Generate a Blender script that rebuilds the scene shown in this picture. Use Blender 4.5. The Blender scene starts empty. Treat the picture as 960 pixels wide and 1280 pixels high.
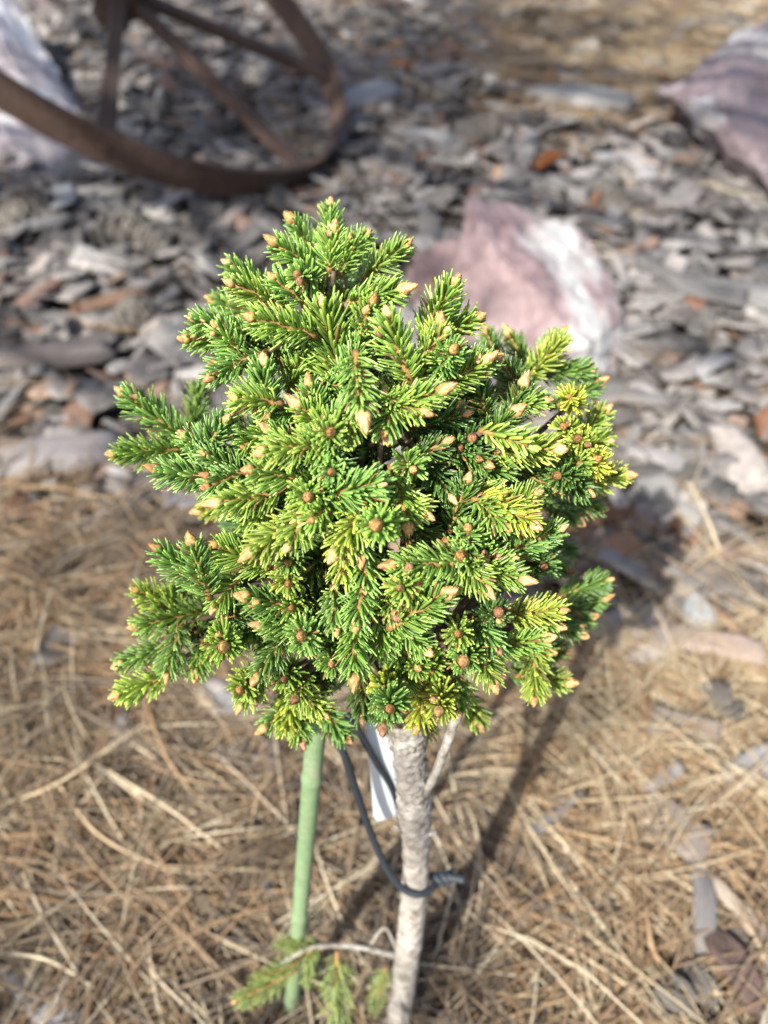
import bpy, bmesh, math, random
import numpy as np
from mathutils import Vector, Matrix, noise as mnoise
from mathutils.kdtree import KDTree

random.seed(7)
rng = np.random.default_rng(7)
scn = bpy.context.scene
COL = scn.collection

# ------------------------------------------------------------------ camera
TH = math.radians(44.0)
S, C = math.sin(TH), math.cos(TH)
H = 0.63
cam_d = bpy.data.cameras.new('camera')
cam = bpy.data.objects.new('camera', cam_d)
COL.objects.link(cam)
cam.location = (0, 0, H)
cam.rotation_euler = (math.pi / 2 - TH, 0, 0)
cam_d.sensor_fit = 'HORIZONTAL'
cam_d.sensor_width = 36.0
cam_d.lens = 36.0
cam_d.clip_start = 0.01
cam_d.clip_end = 500
cam_d.dof.use_dof = True
cam_d.dof.focus_distance = 0.252
cam_d.dof.aperture_fstop = 9.6
scn.camera = cam

# ------------------------------------------------------------------ sky, sun, exposure
SUN = Vector((-0.40, -0.60, 0.69)).normalized()
world = bpy.data.worlds.new('World')
scn.world = world
world.use_nodes = True
wn = world.node_tree
sky = wn.nodes.new('ShaderNodeTexSky')
sky.sky_type = 'NISHITA'
sky.sun_disc = False
sky.dust_density = 2.2
sky.air_density = 0.8
sky.ozone_density = 0.4
sky.sun_elevation = math.asin(SUN.z)
sky.sun_rotation = math.atan2(SUN.x, SUN.y)
bg = wn.nodes['Background']
bg.inputs['Strength'].default_value = 0.115
wn.links.new(sky.outputs[0], bg.inputs[0])
sun_d = bpy.data.lights.new('sun', 'SUN')
sun_d.energy = 5.0
sun_d.angle = math.radians(0.6)
sun_d.color = (1.0, 0.975, 0.93)
sun = bpy.data.objects.new('sun', sun_d)
COL.objects.link(sun)
sun.rotation_euler = (-SUN).to_track_quat('-Z', 'Y').to_euler()
scn.view_settings.view_transform = 'Standard'
scn.view_settings.look = 'None'
scn.view_settings.gamma = 1.0
scn.view_settings.exposure = 0.88
scn.view_settings.use_curve_mapping = False
scn.cycles.use_denoising = True
scn.cycles.max_bounces = 7
scn.cycles.sample_clamp_indirect = 4.0


# ------------------------------------------------------------------ helpers
def at(px, py, d):
    """world point seen at a photo position at a given distance along the view axis"""
    v = (py - 640) / 960
    return Vector(((px - 480) / 960 * d, d * (C - v * S), H - d * (S + v * C)))


def gnd(px, py, z=0.0):
    v = (py - 640) / 960
    return at(px, py, (H - z) / (S + v * C))


def project(P):
    P = np.asarray(P, float)
    x, y, z = P[..., 0], P[..., 1], P[..., 2] - H
    d = np.maximum(y * C - z * S, 0.02)
    return 480 + 960 * x / d, 640 + 960 * (-y * S - z * C) / d, d


def tag(o, label=None, cat=None, group=None, kind=None):
    if label: o['label'] = label
    if cat: o['category'] = cat
    if group: o['group'] = group
    if kind: o['kind'] = kind
    return o


def link(name, me, parent=None):
    o = bpy.data.objects.new(name, me)
    COL.objects.link(o)
    if parent is not None:
        o.parent = parent
    return o


def empty(name, loc):
    o = link(name, None)
    o.empty_display_size = 0.02
    o.location = loc
    return o


class MB:
    def __init__(self):
        self.v, self.f, self.a = [], [], []

    def tube(self, pts, rad, n=8, cap=True, attr=None, wob=0.0):
        pts = [Vector(p) for p in pts]
        m = len(pts)
        if not hasattr(rad, '__len__'):
            rad = [rad] * m
        t0 = (pts[1] - pts[0]).normalized()
        ref = Vector((0, 0, 1)) if abs(t0.z) < 0.9 else Vector((1, 0, 0))
        u = t0.cross(ref).normalized()
        base = len(self.v)
        for i, p in enumerate(pts):
            t = (pts[min(i + 1, m - 1)] - pts[max(i - 1, 0)]).normalized()
            u = (u - t * u.dot(t)).normalized()
            w = t.cross(u)
            for k in range(n):
                a = 2 * math.pi * k / n
                r = rad[i] * (1 + wob * random.uniform(-1, 1))
                self.v.append(p + (u * math.cos(a) + w * math.sin(a)) * r)
                self.a.append(attr if attr is not None else i / (m - 1))
        for i in range(m - 1):
            for k in range(n):
                a, b = base + i * n + k, base + i * n + (k + 1) % n
                self.f.append((a, b, b + n, a + n))
        if cap:
            self.f.append(tuple(base + k for k in reversed(range(n))))
            self.f.append(tuple(base + (m - 1) * n + k for k in range(n)))
        return self

    def mesh(self, name, mat, smooth=True):
        me = bpy.data.meshes.new(name)
        me.from_pydata([tuple(p) for p in self.v], [], self.f)
        at_ = me.attributes.new('u', 'FLOAT', 'POINT')
        at_.data.foreach_set('value', np.array(self.a, np.float32))
        if smooth:
            me.polygons.foreach_set('use_smooth', [True] * len(me.polygons))
        if mat: me.materials.append(mat)
        me.update()
        return me


def tri_mesh(name, V, F, mat, attrs=None, smooth=False):
    """fast mesh from numpy arrays of points and triangles"""
    me = bpy.data.meshes.new(name)
    me.vertices.add(len(V))
    me.vertices.foreach_set('co', np.ascontiguousarray(V, np.float32).ravel())
    me.loops.add(len(F) * 3)
    me.loops.foreach_set('vertex_index', np.ascontiguousarray(F, np.int32).ravel())
    me.polygons.add(len(F))
    me.polygons.foreach_set('loop_start', np.arange(0, len(F) * 3, 3, dtype=np.int32))
    if smooth:
        me.polygons.foreach_set('use_smooth', np.ones(len(F), bool))
    for k, val in (attrs or {}).items():
        a = me.attributes.new(k, 'FLOAT', 'POINT')
        a.data.foreach_set('value', np.ascontiguousarray(val, np.float32))
    me.materials.append(mat)
    me.update(calc_edges=True)
    me.validate()
    return me


def smooth_path(pts, n=8):
    """Catmull-Rom through points"""
    pts = [Vector(p) for p in pts]
    P = [pts[0] * 2 - pts[1]] + pts + [pts[-1] * 2 - pts[-2]]
    out = []
    for i in range(1, len(P) - 2):
        for k in range(n):
            t = k / n
            a, b, c_, d = P[i - 1], P[i], P[i + 1], P[i + 2]
            out.append(0.5 * ((2 * b) + (c_ - a) * t + (2 * a - 5 * b + 4 * c_ - d) * t * t + (3 * b - a - 3 * c_ + d) * t ** 3))
    out.append(pts[-1])
    return out


# ------------------------------------------------------------------ materials
class NT:
    def __init__(self, name):
        self.m = bpy.data.materials.new(name)
        self.m.use_nodes = True
        self.t = self.m.node_tree
        self.p = self.t.nodes['Principled BSDF']
        self.out = self.t.nodes['Material Output']

    def n(self, kind, **kw):
        nd = self.t.nodes.new(kind)
        for k, v in kw.items():
            if k in nd.inputs.keys() if isinstance(k, str) else False:
                nd.inputs[k].default_value = v
            else:
                setattr(nd, k, v)
        return nd

    def l(self, a, b):
        self.t.links.new(a, b)

    def noise(self, scale, detail=4, rough=0.6, coord=None, dist=0.0):
        nd = self.n('ShaderNodeTexNoise')
        nd.inputs['Scale'].default_value = scale
        nd.inputs['Detail'].default_value = detail
        nd.inputs['Roughness'].default_value = rough
        nd.inputs['Distortion'].default_value = dist
        if coord is None:
            coord = self.n('ShaderNodeTexCoord').outputs['Object']
        self.l(coord, nd.inputs['Vector'])
        return nd.outputs['Fac']

    def ramp(self, fac, stops, interp='LINEAR'):
        r = self.n('ShaderNodeValToRGB')
        r.color_ramp.interpolation = interp
        e = r.color_ramp.elements
        while len(e) < len(stops):
            e.new(0.5)
        for el, (p, col) in zip(e, stops):
            el.position = p
            el.color = (*col, 1)
        if fac is not None:
            self.l(fac, r.inputs[0])
        return r.outputs[0]

    def mix(self, fac, a, b, blend='MIX'):
        m = self.n('ShaderNodeMix', data_type='RGBA', blend_type=blend)
        for sock, val in ((m.inputs[0], fac), (m.inputs[6], a), (m.inputs[7], b)):
            if isinstance(val, (int, float)):
                sock.default_value = val
            elif isinstance(val, tuple):
                sock.default_value = (*val, 1)
            else:
                self.l(val, sock)
        return m.outputs[2]

    def attr(self, name):
        a = self.n('ShaderNodeAttribute')
        a.attribute_name = name
        return a.outputs['Fac']

    def island(self):
        return self.n('ShaderNodeNewGeometry').outputs['Random Per Island']

    def objinfo(self):
        return self.n('ShaderNodeObjectInfo')

    def bump(self, height, strength=0.5, dist=0.002):
        b = self.n('ShaderNodeBump')
        b.inputs['Strength'].default_value = strength
        b.inputs['Distance'].default_value = dist
        self.l(height, b.inputs['Height'])
        self.l(b.outputs[0], self.p.inputs['Normal'])

    def base(self, col, rough=0.7, spec=0.3):
        if isinstance(col, tuple):
            self.p.inputs['Base Color'].default_value = (*col, 1)
        else:
            self.l(col, self.p.inputs['Base Color'])
        self.p.inputs['Roughness'].default_value = rough
        self.p.inputs['Specular IOR Level'].default_value = spec
        return self


def mat_needles():
    m = NT('spruce_needle')
    oc = m.objinfo().outputs['Color']
    isl = m.island()
    var = m.ramp(isl, [(0, (0.52, 0.62, 0.55)), (0.45, (0.92, 0.96, 0.95)), (0.8, (1.25, 1.2, 1.15)), (1, (1.75, 1.55, 2.0))])
    c1 = m.mix(1.0, oc, var, 'MULTIPLY')
    dead = m.ramp(isl, [(0.0, (1, 1, 1)), (0.012, (0, 0, 0))], 'CONSTANT')
    c1 = m.mix(dead, c1, (0.30, 0.17, 0.07))
    along = m.attr('u')
    grad = m.ramp(along, [(0, (1.15, 1.0, 0.8)), (0.35, (0.95, 0.97, 1.0)), (0.8, (1.05, 1.05, 1.0)), (1, (1.7, 1.5, 1.4))])
    c2 = m.mix(1.0, c1, grad, 'MULTIPLY')
    m.base(c2, 0.34, 0.7)
    m.p.inputs['Coat Weight'].default_value = 0.25
    m.p.inputs['Coat Roughness'].default_value = 0.3
    tr = m.n('ShaderNodeBsdfTranslucent')
    m.l(m.mix(1.0, c2, (1.3, 1.35, 0.75), 'MULTIPLY'), tr.inputs[0])
    ms = m.n('ShaderNodeMixShader')
    ms.inputs[0].default_value = 0.18
    m.l(m.p.outputs[0], ms.inputs[1])
    m.l(tr.outputs[0], ms.inputs[2])
    m.l(ms.outputs[0], m.out.inputs[0])
    return m.m


def mat_bud():
    m = NT('bud_scales')
    oc = m.objinfo().outputs['Color']
    isl = m.island()
    var = m.ramp(isl, [(0, (0.62, 0.55, 0.5)), (0.5, (1, 1, 1)), (1, (1.3, 1.25, 1.15))])
    c1 = m.mix(1.0, oc, var, 'MULTIPLY')
    gr = m.ramp(m.attr('u'), [(0, (0.75, 0.66, 0.58)), (0.6, (1, 1, 1)), (1, (1.35, 1.3, 1.2))])
    m.base(m.mix(1.0, c1, gr, 'MULTIPLY'), 0.5, 0.35)
    return m.m


def mat_stem():
    m = NT('shoot_bark')
    f = m.noise(900, 3)
    m.base(m.ramp(f, [(0.3, (0.20, 0.10, 0.035)), (0.7, (0.44, 0.25, 0.09))]), 0.6, 0.3)
    m.bump(f, 0.4, 0.0005)
    return m.m


def mat_twig():
    m = NT('twig_bark')
    f = m.noise(300, 5)
    m.base(m.ramp(f, [(0.3, (0.07, 0.045, 0.03)), (0.7, (0.22, 0.16, 0.11))]), 0.8, 0.2)
    m.bump(f, 0.6, 0.001)
    return m.m


def mat_trunk():
    m = NT('pale_trunk_bark')
    f = m.noise(160, 6, 0.7)
    g = m.noise(28, 4, 0.6)
    c1 = m.ramp(f, [(0.34, (0.14, 0.11, 0.08)), (0.46, (0.35, 0.315, 0.26)), (0.62, (0.55, 0.515, 0.45))])
    c2 = m.mix(m.ramp(g, [(0.42, (0, 0, 0)), (0.66, (0.75, 0.75, 0.75))]), c1, (0.27, 0.245, 0.215))
    m.base(c2, 0.85, 0.2)
    m.bump(f, 0.7, 0.0012)
    return m.m


def mat_simple(name, col, rough, spec=0.4, nscale=None, vary=0.25, bump=0.0):
    m = NT(name)
    if nscale:
        f = m.noise(nscale, 5, 0.65)
        lo = tuple(x * (1 - vary) for x in col)
        hi = tuple(min(1, x * (1 + vary)) for x in col)
        m.base(m.ramp(f, [(0.3, lo), (0.7, hi)]), rough, spec)
        if bump: m.bump(f, bump, 0.002)
    else:
        m.base(col, rough, spec)
    return m.m


def mat_rust():
    m = NT('rusted_iron')
    f = m.noise(14, 6, 0.7)
    g = m.noise(120, 4, 0.7)
    c1 = m.ramp(f, [(0.3, (0.040, 0.029, 0.024)), (0.5, (0.072, 0.049, 0.039)), (0.75, (0.125, 0.075, 0.050))])
    m.base(m.mix(0.35, c1, m.ramp(g, [(0.35, (0.045, 0.03, 0.025)), (0.7, (0.15, 0.09, 0.06))])), 0.8, 0.25)
    m.bump(g, 0.5, 0.002)
    return m.m


def mat_bark():
    m = NT('weathered_bark')
    t = m.attr('tint')
    c0 = m.ramp(t, [(0.0, (0.040, 0.036, 0.034)), (0.25, (0.120, 0.108, 0.097)), (0.55, (0.225, 0.206, 0.188)), (0.80, (0.38, 0.355, 0.33)),
                    (0.86, (0.26, 0.185, 0.140)), (0.94, (0.22, 0.105, 0.06)), (1.0, (0.38, 0.27, 0.19))])
    tc = m.n('ShaderNodeTexCoord').outputs['Object']
    f = m.noise(70, 5, 0.7, tc)
    c1 = m.mix(1.0, c0, m.ramp(f, [(0.25, (0.5, 0.48, 0.46)), (0.5, (1, 1, 1)), (0.75, (1.35, 1.32, 1.3))]), 'MULTIPLY')
    m.base(c1, 0.9, 0.15)
    m.bump(m.noise(150, 6, 0.75, tc), 0.7, 0.003)
    return m.m


def mat_chip():
    """single chips: colour from the object colour, grain along the chip"""
    m = NT('bark_chip_surface')
    oc = m.objinfo().outputs['Color']
    tc = m.n('ShaderNodeTexCoord').outputs['Object']
    mp = m.n('ShaderNodeMapping')
    mp.inputs['Scale'].default_value = (0.35, 1.6, 1)
    m.l(tc, mp.inputs[0])
    f = m.noise(90, 6, 0.7, mp.outputs[0], 0.6)
    m.base(m.mix(1.0, oc, m.ramp(f, [(0.25, (0.42, 0.40, 0.38)), (0.5, (1, 1, 1)), (0.75, (1.3, 1.28, 1.25))]), 'MULTIPLY'), 0.9, 0.15)
    m.bump(f, 0.7, 0.004)
    return m.m


def mat_straw():
    m = NT('dry_pine_needle')
    t = m.attr('tint')
    c0 = m.ramp(t, [(0.0, (0.055, 0.045, 0.037)), (0.22, (0.165, 0.135, 0.105)), (0.45, (0.31, 0.23, 0.145)), (0.62, (0.335, 0.205, 0.105)),
                    (0.8, (0.50, 0.405, 0.255)), (1.0, (0.68, 0.58, 0.41))])
    m.base(c0, 0.55, 0.3)
    return m.m


def mat_soil():
    m = NT('dark_soil')
    f = m.noise(9, 8, 0.7)
    g = m.noise(60, 6, 0.75)
    c1 = m.ramp(f, [(0.3, (0.035, 0.028, 0.022)), (0.7, (0.11, 0.088, 0.066))])
    m.base(m.mix(0.55, c1, m.ramp(g, [(0.3, (0.02, 0.017, 0.014)), (0.6, (0.12, 0.10, 0.08)), (0.8, (0.25, 0.21, 0.16))])), 0.95, 0.1)
    m.bump(g, 0.8, 0.02)
    return m.m


def mat_quartz(name, c_dark, c_mid, c_white, vein_dir, vein_scale, vein_off, scale=9.0, lo=0.38, hi=0.60):
    """pink quartzite with milky veins that run through the stone"""
    m = NT(name)
    tc = m.n('ShaderNodeTexCoord').outputs['Object']
    f = m.noise(scale, 6, 0.62, tc, 0.8)
    g = m.noise(scale * 5, 5, 0.7, tc)
    c1 = m.ramp(f, [(0.32, c_dark), (0.52, c_mid), (0.72, tuple(min(1, x * 1.35) for x in c_mid))])
    c1 = m.mix(0.45, c1, m.ramp(g, [(0.35, c_dark), (0.62, tuple(min(1, x * 1.5) for x in c_mid))]))
    # vein: distance from a wavy plane through the rock
    dp = m.n('ShaderNodeVectorMath', operation='DOT_PRODUCT')
    dp.inputs[1].default_value = vein_dir
    m.l(tc, dp.inputs[0])
    ad = m.n('ShaderNodeMath', operation='ADD')
    m.l(dp.outputs['Value'], ad.inputs[0])
    nz = m.n('ShaderNodeMath', operation='MULTIPLY_ADD')
    m.l(m.noise(4.0, 8, 0.72, tc, 0.6), nz.inputs[0])
    nz.inputs[1].default_value = 0.26
    nz.inputs[2].default_value = -0.13 - vein_off
    m.l(nz.outputs[0], ad.inputs[1])
    ab = m.n('ShaderNodeMath', operation='ABSOLUTE')
    m.l(ad.outputs[0], ab.inputs[0])
    k = m.n('ShaderNodeMath', operation='MULTIPLY')
    m.l(ab.outputs[0], k.inputs[0])
    k.inputs[1].default_value = vein_scale
    vein = m.ramp(k.outputs[0], [(0.25, (1, 1, 1)), (0.8, (0, 0, 0))])
    patch = m.ramp(m.noise(scale * 0.7, 3, 0.5, tc, 1.2), [(hi, (0, 0, 0)), (hi + 0.12, (0.8, 0.8, 0.8))])
    mx = m.mix(1.0, vein, patch, 'LIGHTEN')
    mx = m.mix(1.0, mx, m.ramp(g, [(0.3, (0.35, 0.35, 0.35)), (0.62, (1, 1, 1))]), 'MULTIPLY')
    m.base(m.mix(mx, c1, c_white), 0.55, 0.35)
    m.bump(g, 0.5, 0.006)
    return m.m


M_needle, M_bud, M_stem, M_twig, M_trunk = mat_needles(), mat_bud(), mat_stem(), mat_twig(), mat_trunk()
M_rust, M_bark, M_chip, M_straw, M_soil = mat_rust(), mat_bark(), mat_chip(), mat_straw(), mat_soil()
def mat_stake():
    m = NT('green_plastic_coating')
    f = m.noise(220, 5, 0.7)
    g = m.noise(45, 5, 0.7)
    c1 = m.ramp(f, [(0.3, (0.17, 0.26, 0.125)), (0.7, (0.25, 0.335, 0.175))])
    c1 = m.mix(m.ramp(g, [(0.56, (0, 0, 0)), (0.70, (0.6, 0.6, 0.6))]), c1, (0.36, 0.37, 0.26))
    m.base(m.mix(m.ramp(f, [(0.66, (0, 0, 0)), (0.74, (0.8, 0.8, 0.8))]), c1, (0.17, 0.135, 0.09)), 0.55, 0.35)
    m.bump(f, 0.3, 0.001)
    return m.m


M_stake = mat_stake()
M_tie = mat_simple('dark_rubber', (0.035, 0.042, 0.05), 0.55, 0.35)
M_tag = mat_simple('white_plastic', (0.72, 0.77, 0.81), 0.4, 0.5, 40, 0.06)
M_stone = mat_simple('grey_stone', (0.36, 0.37, 0.38), 0.7, 0.3, 40, 0.3, 0.4)
M_cone = mat_simple('grey_cone_scale', (0.15, 0.135, 0.115), 0.85, 0.2, 120, 0.6, 0.5)


# ------------------------------------------------------------------ ground
def hgt(x, y):
    return (mnoise.noise(Vector((x * 1.7, y * 1.7, 3.1))) * 0.022 + mnoise.noise(Vector((x * 6, y * 6, 9.4))) * 0.008) * min(1.0, 0.35 + 0.8 * abs(y))


def build_ground():
    n = 181
    t = np.linspace(-1, 1, n)
    g = np.sign(t) * (np.abs(t) * 3.2 + np.abs(t) ** 9 * 90)
    V = np.zeros((n * n, 3))
    k = 0
    for j in range(n):
        for i in range(n):
            x, y = g[i], g[j] + 1.4
            V[k] = (x, y, hgt(x, y) - 0.012 if abs(x) < 8 and abs(y) < 8 else -0.012)
            k += 1
    i, j = np.meshgrid(np.arange(n - 1), np.arange(n - 1))
    a = (j * n + i).ravel()
    F = np.concatenate([np.stack([a, a + 1, a + n + 1], 1), np.stack([a, a + n + 1, a + n], 1)])
    o = link('ground', tri_mesh('ground', V, F, M_soil, smooth=True))
    tag(o, 'dark brown soil under the mulch of bark and pine needles', kind='structure')


build_ground()


# ------------------------------------------------------------------ zones of litter, read off where the photograph shows them
def sm(x, a, b):
    t = np.clip((x - a) / (b - a), 0, 1)
    return t * t * (3 - 2 * t)


def zones(x, y):
    """returns density of pine straw and of bark (0..1) and straw warmth for ground points"""
    px, py, d = project(np.stack([x, y, np.zeros_like(x)], -1))
    left = sm(py, 530, 700) * (1 - sm(px, 300, 520))
    low = sm(py, 800, 900)
    mid = sm(py, 750, 840) * sm(px, 560, 680) * 0.55
    topr = (1 - sm(py, 110, 200)) * sm(px, 470, 680) * (1 - sm(px, 1100, 1300))
    straw = np.clip(np.maximum.reduce([left, low, mid, topr * 1.0]), 0, 1)
    clump = np.exp(-(((px - 890) / 60) ** 2 + ((py - 650) / 50) ** 2)) * 0.4
    straw = np.maximum(straw, clump)
    bark = np.clip(1.05 - np.maximum(low * 0.86, left * 0.72) - topr * 0.75, 0.05, 1)
    bark = np.where((px > 700) & (py > 880), np.maximum(bark, 0.30), bark)
    pale = sm(px, 520, 760) * (1 - 0.5 * sm(py, 950, 1150)) * sm(py, 500, 700)  # paler straw at the right: the sunlit patch is put into its tint
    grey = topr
    return straw, bark, pale, grey, px, py


# ------------------------------------------------------------------ bark chips
def chip_template(seed, n=9, asp=0.5, thick=0.11):
    """flake of bark: ragged broken ends, split sides, flat layered top"""
    r = random.Random(seed)
    V, F = [], []
    m = n // 2
    xs = [-0.5 + (k + 0.5) / m + r.uniform(-0.25, 0.25) / m for k in range(m)]
    xs[0], xs[-1] = -0.5, 0.5
    taper = r.uniform(-0.35, 0.35)
    top = [(x, asp * 0.5 * (1 + taper * x * 2) * r.uniform(0.62, 1.08)) for x in xs]
    bot = [(x + r.uniform(-.09, .09), -asp * 0.5 * (1 - taper * x) * r.uniform(0.62, 1.08)) for x in reversed(xs)]
    end = [(0.5 + r.uniform(-.05, .10), r.uniform(-.15, .15) * asp)]
    ring = list(reversed(top + end + bot))
    n = len(ring)
    curl = r.uniform(-0.5, 0.9)
    bend = r.uniform(-0.16, 0.16)

    def zc(x, y):
        return curl * y * y * 2 + bend * x * x * 2
    lay = [r.uniform(0.1, 0.9) for _ in ring]
    for (x, y) in ring: V.append((x, y, zc(x, y) - thick * r.uniform(0.4, 0.6)))
    for (x, y), q in zip(ring, lay): V.append((x * r.uniform(.97, 1.03), y, zc(x, y) + thick * q * 0.5))
    for (x, y), q in zip(ring, lay): V.append((x * 0.86 + r.uniform(-.05, .05), y * r.uniform(.55, .85), zc(x * .8, y * .7) + thick * (0.2 + q * 0.7)))
    V.append((r.uniform(-.15, .15), 0, thick * r.uniform(0.2, 0.7)))
    for k in range(n):
        q = (k + 1) % n
        for o in (0, n):
            F += [(o + k, o + q, o + n + q), (o + k, o + n + q, o + n + k)]
        F.append((2 * n + k, 2 * n + q, 3 * n))
    return np.array(V), np.array(F)


TPL = [chip_template(100 + k, 8 + 2 * (k % 2), [0.22, 0.34, 0.46, 0.60][k % 4], [0.055, 0.085, 0.12][k % 3]) for k in range(16)]


def rot_chip(yaw, tx, ty):
    return Matrix.Rotation(yaw, 3, 'Z') @ Matrix.Rotation(ty, 3, 'Y') @ Matrix.Rotation(tx, 3, 'X')


def chip_tint():
    u = random.random()
    if u < 0.92: return min(0.82, max(0.04, random.gauss(0.48, 0.17)))
    if u < 0.96: return random.uniform(0.82, 0.9)
    return random.uniform(0.9, 1.0)


def build_mulch():
    Vs, Fs, Ts = [], [], []
    base = 0
    N = 31000
    X = rng.uniform(-2.3, 2.3, N)
    Y = rng.uniform(-0.15, 4.3, N)
    _, bark, _, _, px, py = zones(X, Y)
    keep = rng.random(N) < bark * np.where((np.abs(X) < 0.75 + 0.45 * np.maximum(Y, 0)), 1.0, 0.45)
    for x, y in zip(X[keep], Y[keep]):
        tv, tf = random.choice(TPL)
        s = min(0.12, max(0.014, random.lognormvariate(math.log(0.044), 0.50)))
        R = np.array(rot_chip(random.uniform(0, 6.28), random.gauss(0, 0.28), random.gauss(0, 0.24)))
        z = hgt(x, y) + random.uniform(-0.004, 0.022)
        Vs.append((tv * s) @ R.T + np.array([x, y, z]))
        Fs.append(tf + base)
        Ts.append(np.full(len(tv), chip_tint()))
        base += len(tv)
    me = tri_mesh('bark_mulch', np.concatenate(Vs), np.concatenate(Fs), M_bark, {'tint': np.concatenate(Ts)})
    tag(link('bark_mulch', me), 'loose mulch of weathered grey and brown bark covering the ground', 'bark mulch', kind='stuff')


build_mulch()


# ------------------------------------------------------------------ pine straw
def straw_arrays(P, A, L, W, curv, pitch, tint, seg=5):
    """triangular tubes that curve over the ground, all at once"""
    n = len(P)
    t = np.linspace(0, 1, seg + 1)
    ang = A[:, None] + curv[:, None] * (t[None] - 0.5)
    step = (L / seg)[:, None]
    dx, dy = np.cos(ang) * step, np.sin(ang) * step
    x = P[:, 0:1] + np.cumsum(dx, 1) - dx[:, :1] - (np.cos(A) * L / 2)[:, None]
    y = P[:, 1:2] + np.cumsum(dy, 1) - dy[:, :1] - (np.sin(A) * L / 2)[:, None]
    z = P[:, 2:3] + pitch[:, None] * (t[None] - 0.5) * L[:, None] + (rng.normal(0, 0.05, n) * L)[:, None] * (1 - (2 * t[None] - 1) ** 2)
    z = np.maximum(z, P[:, 2:3] * 0.3 - 0.004)
    ctr = np.stack([x, y, z], -1)
    side = np.stack([-np.sin(ang), np.cos(ang), np.zeros_like(ang)], -1)
    w = (W[:, None] * np.sqrt(np.clip(1.05 - np.abs(2 * t[None] - 1) ** 4, 0.05, 1)))[..., None]
    upv = np.array([0, 0, 1.0])
    a, b, c_ = ctr + side * w * 0.5, ctr - side * w * 0.5, ctr + upv * w * 0.55
    V = np.stack([a, b, c_], 2).reshape(-1, 3)
    o = (np.arange(n) * (seg + 1) * 3)[:, None]
    fl = []
    for i in range(seg):
        for k in range(3):
            q = (k + 1) % 3
            p0, p1, p2, p3 = i * 3 + k, i * 3 + q, (i + 1) * 3 + q, (i + 1) * 3 + k
            fl += [(p0, p1, p2), (p0, p2, p3)]
    fl = np.array(fl)
    F = (o[:, :, None] + fl[None]).reshape(-1, 3)
    return V, F, np.repeat(tint, (seg + 1) * 3)


def build_straw():
    out = []
    # candidates in three rings of distance, needles in loose bundles of two or three
    for (x0, x1, y0, y1, n, Lm, wid) in ((-0.75, 0.75, -0.12, 0.60, 36000, 0.13, 0.0014), (-1.0, 1.0, 0.55, 1.05, 9000, 0.125, 0.0019),
                                         (-0.4, 2.6, 1.8, 4.3, 13000, 0.15, 0.0026), (-2, 2, 0.7, 4.0, 9000, 0.09, 0.0022)):
        nb = n // 3
        X, Y = rng.uniform(x0, x1, nb), rng.uniform(y0, y1, nb)
        st, _, pale, grey, px, py = zones(X, Y)
        st = np.maximum(st, 0.05 if n < 9000 or y1 < 2 else 0.30)
        k = rng.random(nb) < st
        X, Y, pale, grey, px = X[k], Y[k], pale[k], grey[k], px[k]
        A = rng.uniform(0, 2 * np.pi, len(X))
        z = np.array([hgt(a, b) for a, b in zip(X, Y)]) + 0.004 + rng.random(len(X)) ** 1.3 * 0.028
        warm = rng.random(len(X))
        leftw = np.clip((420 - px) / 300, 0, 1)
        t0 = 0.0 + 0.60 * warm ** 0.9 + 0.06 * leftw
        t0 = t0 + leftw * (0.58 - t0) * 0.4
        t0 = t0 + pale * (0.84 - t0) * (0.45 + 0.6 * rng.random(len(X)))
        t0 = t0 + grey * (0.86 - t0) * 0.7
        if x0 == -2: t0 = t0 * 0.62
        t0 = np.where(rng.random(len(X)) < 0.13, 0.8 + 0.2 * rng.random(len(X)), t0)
        for q in range(3):
            m = len(X)
            L = np.clip(rng.normal(Lm, 0.03, m), 0.04, 0.2)
            P = np.stack([X + rng.normal(0, 0.004, m), Y + rng.normal(0, 0.004, m), z + rng.random(m) * 0.003], 1)
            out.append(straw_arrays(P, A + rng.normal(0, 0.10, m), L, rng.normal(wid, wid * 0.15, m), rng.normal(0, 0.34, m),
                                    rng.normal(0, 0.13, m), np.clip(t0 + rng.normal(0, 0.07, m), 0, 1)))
    Vs, Fs, Ts, b = [], [], [], 0
    for V, F, T in out:
        Vs.append(V); Fs.append(F + b); Ts.append(T); b += len(V)
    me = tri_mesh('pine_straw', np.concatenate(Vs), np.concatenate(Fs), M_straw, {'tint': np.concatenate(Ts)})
    tag(link('pine_straw', me), 'dry tan and orange pine needles strewn over the ground', 'pine straw', kind='stuff')


build_straw()


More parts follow.
